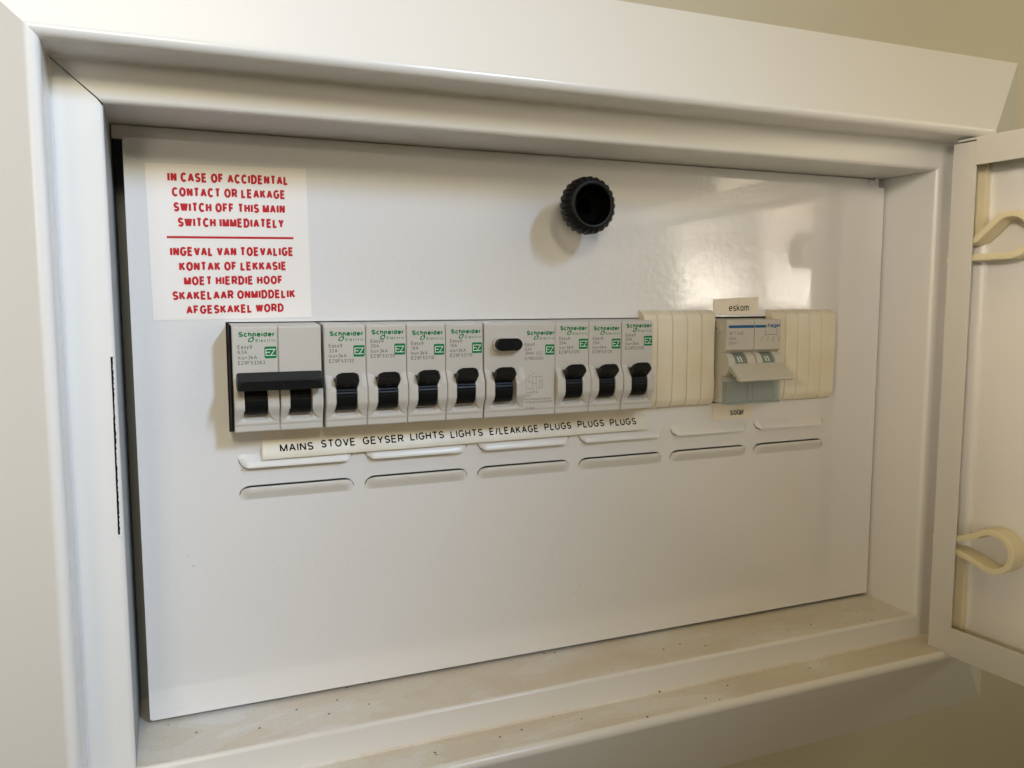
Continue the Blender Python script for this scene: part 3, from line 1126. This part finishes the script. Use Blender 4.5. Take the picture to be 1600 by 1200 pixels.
bm = bmesh.new()                                         # drums of the handle
for (a, b) in ((0.4, 4.6), (12.6, 17.6), (18.4, 22.2), (30.4, 35.4)):
    pts = [(-11.0 - 5.4 * cos(radians(t)), -11.2 + 6.3 * sin(radians(t))) for t in range(-75, 91, 11)] + [(-8, -5.2), (-8, -16)]
    add_prism(bm, pts, a, b, 0.35, 2)
on_sw(finish("handle_drum", bm, M_GREY2, smooth=35))
for a in (4.6, 22.2):
    bm = bmesh.new()
    w_ = 8.0
    pts = [(-10.6 - 5.0 * cos(radians(t)), -11.2 + 5.8 * sin(radians(t))) for t in range(-70, 85, 11)] + [(-8, -5.6), (-8, -16)]
    add_prism(bm, pts, a, a + w_, 0.15, 1)
    iw = on_sw(finish("indicator_window", bm, M_WINDOW, smooth=35))
    bm = bmesh.new()
    for k in (0, 1):
        for t0 in (14, 24, 34):
            t1 = t0 + 11
            q_ = []
            for t, e in ((t0, 0), (t0, 1), (t1, 1), (t1, 0)):
                q_.append(bm.verts.new((a + 2.5 + 1.7 * k + 0.75 * e - 0.018 * (t - 30), -10.6 - 5.06 * cos(radians(t)), -11.2 + 5.87 * sin(radians(t)))))
            bm.faces.new(q_)
    face_front(finish("indicator_mark", bm, M_WHITEPRINT, iw, smooth=0))

bm = bmesh.new()                                         # sloping flap
pts = [(-14.6, -11.0), (-15.6, -10.6), (-17.0, -11.2), (-25.2, -17.7), (-25.4, -18.6), (-24.6, -19.3), (-23.4, -19.2), (-14.2, -13.6)]
add_prism(bm, pts, 0.9, 35.6, 0.4, 2)
fl = on_sw(finish("flap_handle", bm, M_GREY2, smooth=35))
bm = bmesh.new()
pts = [(-15.6, -12.0), (-17.0, -12.6), (-22.6, -17.2), (-22.2, -17.9), (-20.8, -17.4), (-15.4, -13.4)]
add_prism(bm, pts, 0.65, 0.95, 0.0)
o = finish("flap_recess", bm, M_WINDOW, fl, smooth=0)
bm = bmesh.new()
pts = [(-16.6, -12.6), (-21.6, -16.7), (-21.3, -17.1), (-16.2, -13.2)]
add_prism(bm, pts, 0.5, 0.75, 0.0)
o = finish("flap_spring", bm, M_GREY2, fl, smooth=0)

for a, b in ((1.0, 18.0), (18.3, 36.0)):                 # clear terminal covers
    bm = bmesh.new()
    add_box(bm, a, b, -14.6, -13.5, -32.0, -19.8, 0.25, 2)
    add_box(bm, a, b, -13.45, -6.0, -32.0, -31.0, 0.25, 2)
    tc_ = on_sw(finish("terminal_cover", bm, M_CLEAR, smooth=35))
    bm = bmesh.new()
    add_box(bm, a + 0.2, b - 0.2, -15.0, -14.65, -32.3, -31.2, 0.15, 1)
    finish("cover_edge", bm, M_CLEAR, tc_, smooth=35)
bm = bmesh.new()
for a, b in ((34.9, 35.6), (1.2, 1.9)):
    bm = bmesh.new()
    add_box(bm, a, b, -13.45, -10.2, -30.9, -20.2, 0.2, 1)
    on_sw(finish("cover_side", bm, M_CLEAR, smooth=35))

bm = bmesh.new()
yb = -14.05
for x0, x1 in ((1.6, 17.8), (18.3, 25.5)):
    f_ = [bm.verts.new((a, yb, b)) for a, b in ((x0, 7.9), (x1, 7.9), (x1, 9.3), (x0, 9.3))]
    bm.faces.new(f_)
for k in range(2):
    f_ = [bm.verts.new((a, yb, b)) for a, b in ((25.8, 8.1 + .65 * k), (26.3, 8.1 + .65 * k), (26.3, 8.5 + .65 * k), (25.8, 8.5 + .65 * k))]
    bm.faces.new(f_)
put_text(bm, "hager", 26.9, 35.2, 8.0, 2.1, yb, bold=0.026)
on_sw(face_front(finish("stripe_lettering", bm, M_BLUE, smooth=0)))
bm = bmesh.new()
put_text(bm, "SFT 240", 1.8, 11.0, 4.3, 1.7, yb, bold=0.004)
put_text(bm, "40A", 1.8, 6.4, 1.7, 1.6, yb, bold=0.004)
put_text(bm, "230 V~", 1.8, 7.6, -0.6, 1.4, yb, bold=0.004)
add_line(bm, [(25.2, 4.2), (32.8, 4.2)], 0.22, yb)
add_line(bm, [(25.2, 6.2), (25.2, 3.4)], 0.25, yb)
add_line(bm, [(32.8, 6.2), (32.8, 3.4)], 0.25, yb)
for a, tx in ((22.6, "2"), (26.6, "4"), (30.2, "6"), (34.0, "8")):
    put_text(bm, tx, a - 0.4, a + 0.6, 0.6, 1.2, yb, shear=0.2)
    add_line(bm, [(a + 0.2, 2.1), (a + 0.7, 3.1)], 0.25, yb)
put_text(bm, "1", 24.7, 25.1, 6.4, 1.1, yb)
put_text(bm, "5", 32.3, 33.1, 6.4, 1.1, yb)
on_sw(face_front(finish("rating_lettering", bm, M_TEXTGREY, smooth=0)))

# ------------------------------------------------------------------ stickers and label tapes
def sheet(name, corners, mat_, nx=1, nz=1, fn=None, th=0.12):
    """thin sheet through 4 corners (tl, tr, br, bl) given as (x, z); fn(x, z) gives y"""
    bm = bmesh.new()
    g = [[None] * (nz + 1) for _ in range(nx + 1)]
    for i in range(nx + 1):
        for j in range(nz + 1):
            u, v = i / nx, j / nz
            t = [corners[0][k] * (1 - u) + corners[1][k] * u for k in (0, 1)]
            b = [corners[3][k] * (1 - u) + corners[2][k] * u for k in (0, 1)]
            x, z = (t[k] * (1 - v) + b[k] * v for k in (0, 1))
            g[i][j] = bm.verts.new((x, fn(x, z) if fn else -0.15, z))
    fs = []
    for i in range(nx):
        for j in range(nz):
            fs.append(bm.faces.new((g[i][j], g[i + 1][j], g[i + 1][j + 1], g[i][j + 1])))
    r = bmesh.ops.extrude_face_region(bm, geom=fs)
    for v in [e for e in r['geom'] if isinstance(e, bmesh.types.BMVert)]:
        v.co.y += th
    return finish(name, bm, mat_, smooth=30)


ws = sheet("warning_sticker", [(19.5, 77.2), (82.5, 78.4), (83.3, 15.4), (20.1, 14.4)], M_STICKER)
tag(ws, "white square warning sticker with red capital lettering at the upper left of the cover", "sticker")
tilt = 0.0195
for body, x0, x1, base, cap in (
    ("IN CASE OF ACCIDENTAL", 27.6, 75.0, 70.2, 3.85), ("CONTACT OR LEAKAGE", 29.0, 73.7, 64.35, 3.8),
    ("SWITCH OFF THIS MAIN", 29.4, 73.3, 58.35, 3.8), ("SWITCH IMMEDIATELY", 30.8, 72.7, 52.3, 3.8),
    ("INGEVAL VAN TOEVALIGE", 27.4, 76.4, 40.45, 3.8), ("KONTAK OF LEKKASIE", 30.6, 73.3, 34.5, 3.75),
    ("MOET HIERDIE HOOF", 32.2, 71.6, 28.65, 3.7), ("SKAKELAAR ONMIDDELIK", 27.6, 76.6, 22.6, 3.7), ("AFGESKAKEL WORD", 32.6, 71.6, 16.85, 3.65)):
    bm = bmesh.new()
    put_text(bm, body, x0, x1, base, cap, -0.22, bold=0.033, spacing=0.62, tilt=tilt)
    o = face_front(finish("lettering", bm, M_RED, ws, smooth=0))
bm = bmesh.new()
f_ = [bm.verts.new((a, -0.2, b)) for a, b in ((26.4, 47.65), (76.5, 48.55), (76.5, 49.45), (26.4, 48.55))]
bm.faces.new(f_)
face_front(finish("rule_line", bm, M_RED, ws, smooth=0))


def drape(x, z):
    t = sm(-36, -45.5, z)
    i = (x - VX0) / VP
    fr = (i - math.floor(i)) * VP
    over = sm(-1.5, 5, fr) * (1 - sm(VW - 5, VW + 1.5, fr))
    y = -0.35 - 2.75 * t * (0.82 + 0.18 * over) - 0.05 * sin(x * 0.11)
    if x > 243:
        y -= 0.25 * sin((x - 243) * 0.5) ** 2
    return y


tape = sheet("label_tape", [(61.0, -33.6), (252.6, -33.9), (253.2, -44.1), (60.6, -45.6)], M_TAPE, 150, 10, drape)
tag(tape, "long cream label tape naming the circuits, stuck below the row of breakers", "label")
for body, x0, x1, base in (("MAINS", 68.2, 82.5, -42.9), ("STOVE", 85.9, 101.2, -42.35), ("GEYSER", 104.5, 123.4, -42.25), ("LIGHTS", 126.5, 142.8, -41.85), ("LIGHTS", 146.0, 162.3, -42.0),
                           ("E/LEAKAGE", 165.6, 191.2, -41.9), ("PLUGS", 194.6, 209.4, -41.5), ("PLUGS", 213.0, 227.9, -41.35), ("PLUGS", 231.3, 246.6, -41.45)):
    bm = bmesh.new()
    put_text(bm, body, x0 - 0.2, x1 - 0.2, base + 0.1, 3.35, 0, bold=0.018, spacing=1.5, curve=lambda a, b: drape(a, b) - 0.06)
    face_front(finish("lettering", bm, M_INK, tape, smooth=0))

es = sheet("label_tape", [(294.0, 22.9), (322.9, 24.0), (322.8, 14.6), (294.2, 15.0)], M_OLDTAPE, 12, 4, lambda x, z: -0.35 - 0.25 * sin(x * 0.9) ** 2)
tag(es, "small yellowed label reading eskom above the changeover switch", "label")
bm = bmesh.new()
put_text(bm, "eskom", 303.6, 316.7, 16.4, 3.7, -0.66, bold=0.006, tilt=0.01)
face_front(finish("lettering", bm, M_INK, es, smooth=0))
so = sheet("label_tape", [(294.6, -33.6), (321.6, -34.2), (321.3, -42.2), (294.6, -42.0)], M_PALETAPE, 12, 4, lambda x, z: -0.5 - 0.2 * sm(-36, -42, z))
tag(so, "small pale label reading solar below the changeover switch", "label")
bm = bmesh.new()
put_text(bm, "solar", 306.0, 315.4, -40.1, 3.6, -0.8, bold=0.012, tilt=-0.01)
face_front(finish("lettering", bm, M_INK, so, smooth=0))

# ------------------------------------------------------------------ black knurled knob
kn = empty("thumb_screw", (208.6, 0, 66.3))
tag(kn, "hollow black knurled plastic knob screwed on near the top of the cover", "knob")
bm = bmesh.new()
NK = 24 * 8
stations = [(4.5, -0.1, 0), (4.5, -13.8, 0), (11.4, -14.2, 0), (12.4, -14.8, 0.4), (12.75, -15.6, 0.62), (12.8, -18, 0.62), (12.7, -20.8, 0.62), (12.3, -21.8, 0.4), (11.2, -23.2, 0), (10.7, -23.7, 0), (9.9, -23.8, 0), (9.3, -23.5, 0), (9.0, -22.8, 0), (8.8, -17, 0), (8.4, -15.2, 0), (4.0, -14.8, 0), (3.8, -6.0, 0)]
ring = []
for r, y, k in stations:
    row = []
    for i in range(NK):
        a = 2 * pi * i / NK
        rr = r + k * (abs(cos(12 * a)) ** 0.6 * 2 - 1.1)
        row.append(bm.verts.new((rr * cos(a), y, rr * sin(a))))
    ring.append(row)
for j in range(len(ring) - 1):
    for i in range(NK):
        f = bm.faces.new((ring[j][i], ring[j][(i + 1) % NK], ring[j + 1][(i + 1) % NK], ring[j + 1][i]))
        f.material_index = 1 if stations[j + 1][0] < 9.05 and j > 8 else 0
bm.faces.new(ring[-1]).material_index = 1
finish("knurled_grip", bm, [M_KNOB, M_BORE], kn, smooth=40)
bm = bmesh.new()
bmesh.ops.create_icosphere(bm, subdivisions=2, radius=0.7, matrix=Matrix.Translation((-4.6, -15.2, -4.6)))
finish("glint_bead", bm, mat("glint_grey", (0.35, 0.35, 0.35), 0.2), kn, smooth=40)  # pale bead added as a glint inside the hollow

# ------------------------------------------------------------------ door, standing open
AD = radians(5.4)
door = empty("cabinet_door", (411, -45, 0))
tag(door, "white metal cabinet door standing open on the right, with folded lips and cream plastic hinges", "door")
DU = Vector((sin(AD), -cos(AD), 0))
DN = Vector((cos(AD), sin(AD), 0))
door.matrix_world = Matrix(((DN.x, -DU.x, 0, 411 * S), (DN.y, -DU.y, 0, -45 * S), (0, 0, 1, 0), (0, 0, 0, 1)))
# local axes: x = through the door (n), y = -s (towards the hinge), z up
DZ0, DZ1, DW, DD = -171.2, 105.6, 428.0, 15.5


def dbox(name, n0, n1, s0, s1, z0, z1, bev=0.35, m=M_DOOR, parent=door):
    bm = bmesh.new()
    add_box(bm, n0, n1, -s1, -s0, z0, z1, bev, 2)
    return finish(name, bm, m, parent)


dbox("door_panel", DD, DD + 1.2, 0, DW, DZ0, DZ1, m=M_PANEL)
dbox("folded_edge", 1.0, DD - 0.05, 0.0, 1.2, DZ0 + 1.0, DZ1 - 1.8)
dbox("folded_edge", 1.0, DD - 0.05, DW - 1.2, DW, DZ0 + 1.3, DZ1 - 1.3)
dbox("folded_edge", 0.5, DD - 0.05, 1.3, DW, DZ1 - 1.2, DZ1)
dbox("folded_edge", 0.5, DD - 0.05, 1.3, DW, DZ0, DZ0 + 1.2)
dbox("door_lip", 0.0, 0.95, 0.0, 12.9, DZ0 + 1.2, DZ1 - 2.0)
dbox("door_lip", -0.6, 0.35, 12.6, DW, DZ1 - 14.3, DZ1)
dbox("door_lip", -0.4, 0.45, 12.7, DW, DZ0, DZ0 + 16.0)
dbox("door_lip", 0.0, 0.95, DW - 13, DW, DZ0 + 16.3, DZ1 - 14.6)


def hinge(flip, zc):
    """cream strap hinge: a strip in the door's fold, a loop and an arm to the frame"""
    root = empty("tmp")
    h = bpy.data.objects.new("strap_hinge", None)
    link(h, door)
    bpy.data.objects.remove(root)
    h.empty_display_size = 0.01
    h.location = (0, 0, 0)
    bm = bmesh.new()
    add_box(bm, 11.0, DD - 0.1, -11.6, -1.4, (zc - 2.5 if not flip else DZ0 + 1.6), (DZ1 - 2.2 if not flip else zc - 4.6), 0.5, 2)
    finish("hinge_strip", bm, M_HINGE, h)
    # loop: centre line of the strap in (s, dz), given a thickness and the width of the strap
    sc, r, th = 30.5, 10.2, 3.2
    if flip:
        path = [(1.6, 0.6), (7, -0.7), (12, -2.2), (17, -4.4)]
        path += [(sc + r * 1.05 * cos(radians(t)), r * sin(radians(t))) for t in range(-140, 121, 13)]
        path += [(18.5, 6.6), (13, 5.2), (8, 5.0), (4, 5.0)]
    else:
        path = [(1.6, -11.0), (8, -10.9), (15, -10.7), (22, -10.5)]
        path += [(sc + r * 1.05 * cos(radians(t)), r * sin(radians(t)) * 1.03) for t in range(-90, 141, 11)]
        path += [(17.5, 2.6), (13.5, -1.2), (9.5, -2.6), (4, -2.7)]
    sg = -1 if flip else 1
    bm = bmesh.new()
    n0, n1 = 2.2, 13.4
    rows_ = []
    for i, p in enumerate(path):
        p = Vector(p)
        q0, q1 = Vector(path[max(0, i - 1)]), Vector(path[min(len(path) - 1, i + 1)])
        d = (q1 - q0).normalized()
        nn = Vector((-d.y, d.x)) * th / 2
        rows_.append([bm.verts.new((n_, -(p.x + e * nn.x), zc + sg * (p.y + e * nn.y))) for n_, e in ((n0 + 0.35, 1), (n0, 0.72), (n0, -0.72), (n0 + 0.35, -1), (n1, -1), (n1, 1))])
    for A_, B_ in zip(rows_, rows_[1:]):
        for k in range(6):
            bm.faces.new((A_[k], A_[(k + 1) % 6], B_[(k + 1) % 6], B_[k]))
    bm.faces.new(rows_[0])
    bm.faces.new(rows_[-1])
    finish("hinge_loop", bm, M_HINGE, h, smooth=45)
    bm = bmesh.new()
    add_box(bm, 2.0, 9.0, -1.7, 2.2, zc + sg * (0.0 if flip else -11.5) - 2.0, zc + sg * (0.0 if flip else -11.5) + 2.0, 0.9, 2)
    finish("hinge_pin", bm, M_HINGE, h)


hinge(False, 55.0)
hinge(True, -108.5)

for o in list(bpy.data.objects):
    if o.type == 'EMPTY' and o.name.startswith("tmp"):
        bpy.data.objects.remove(o)
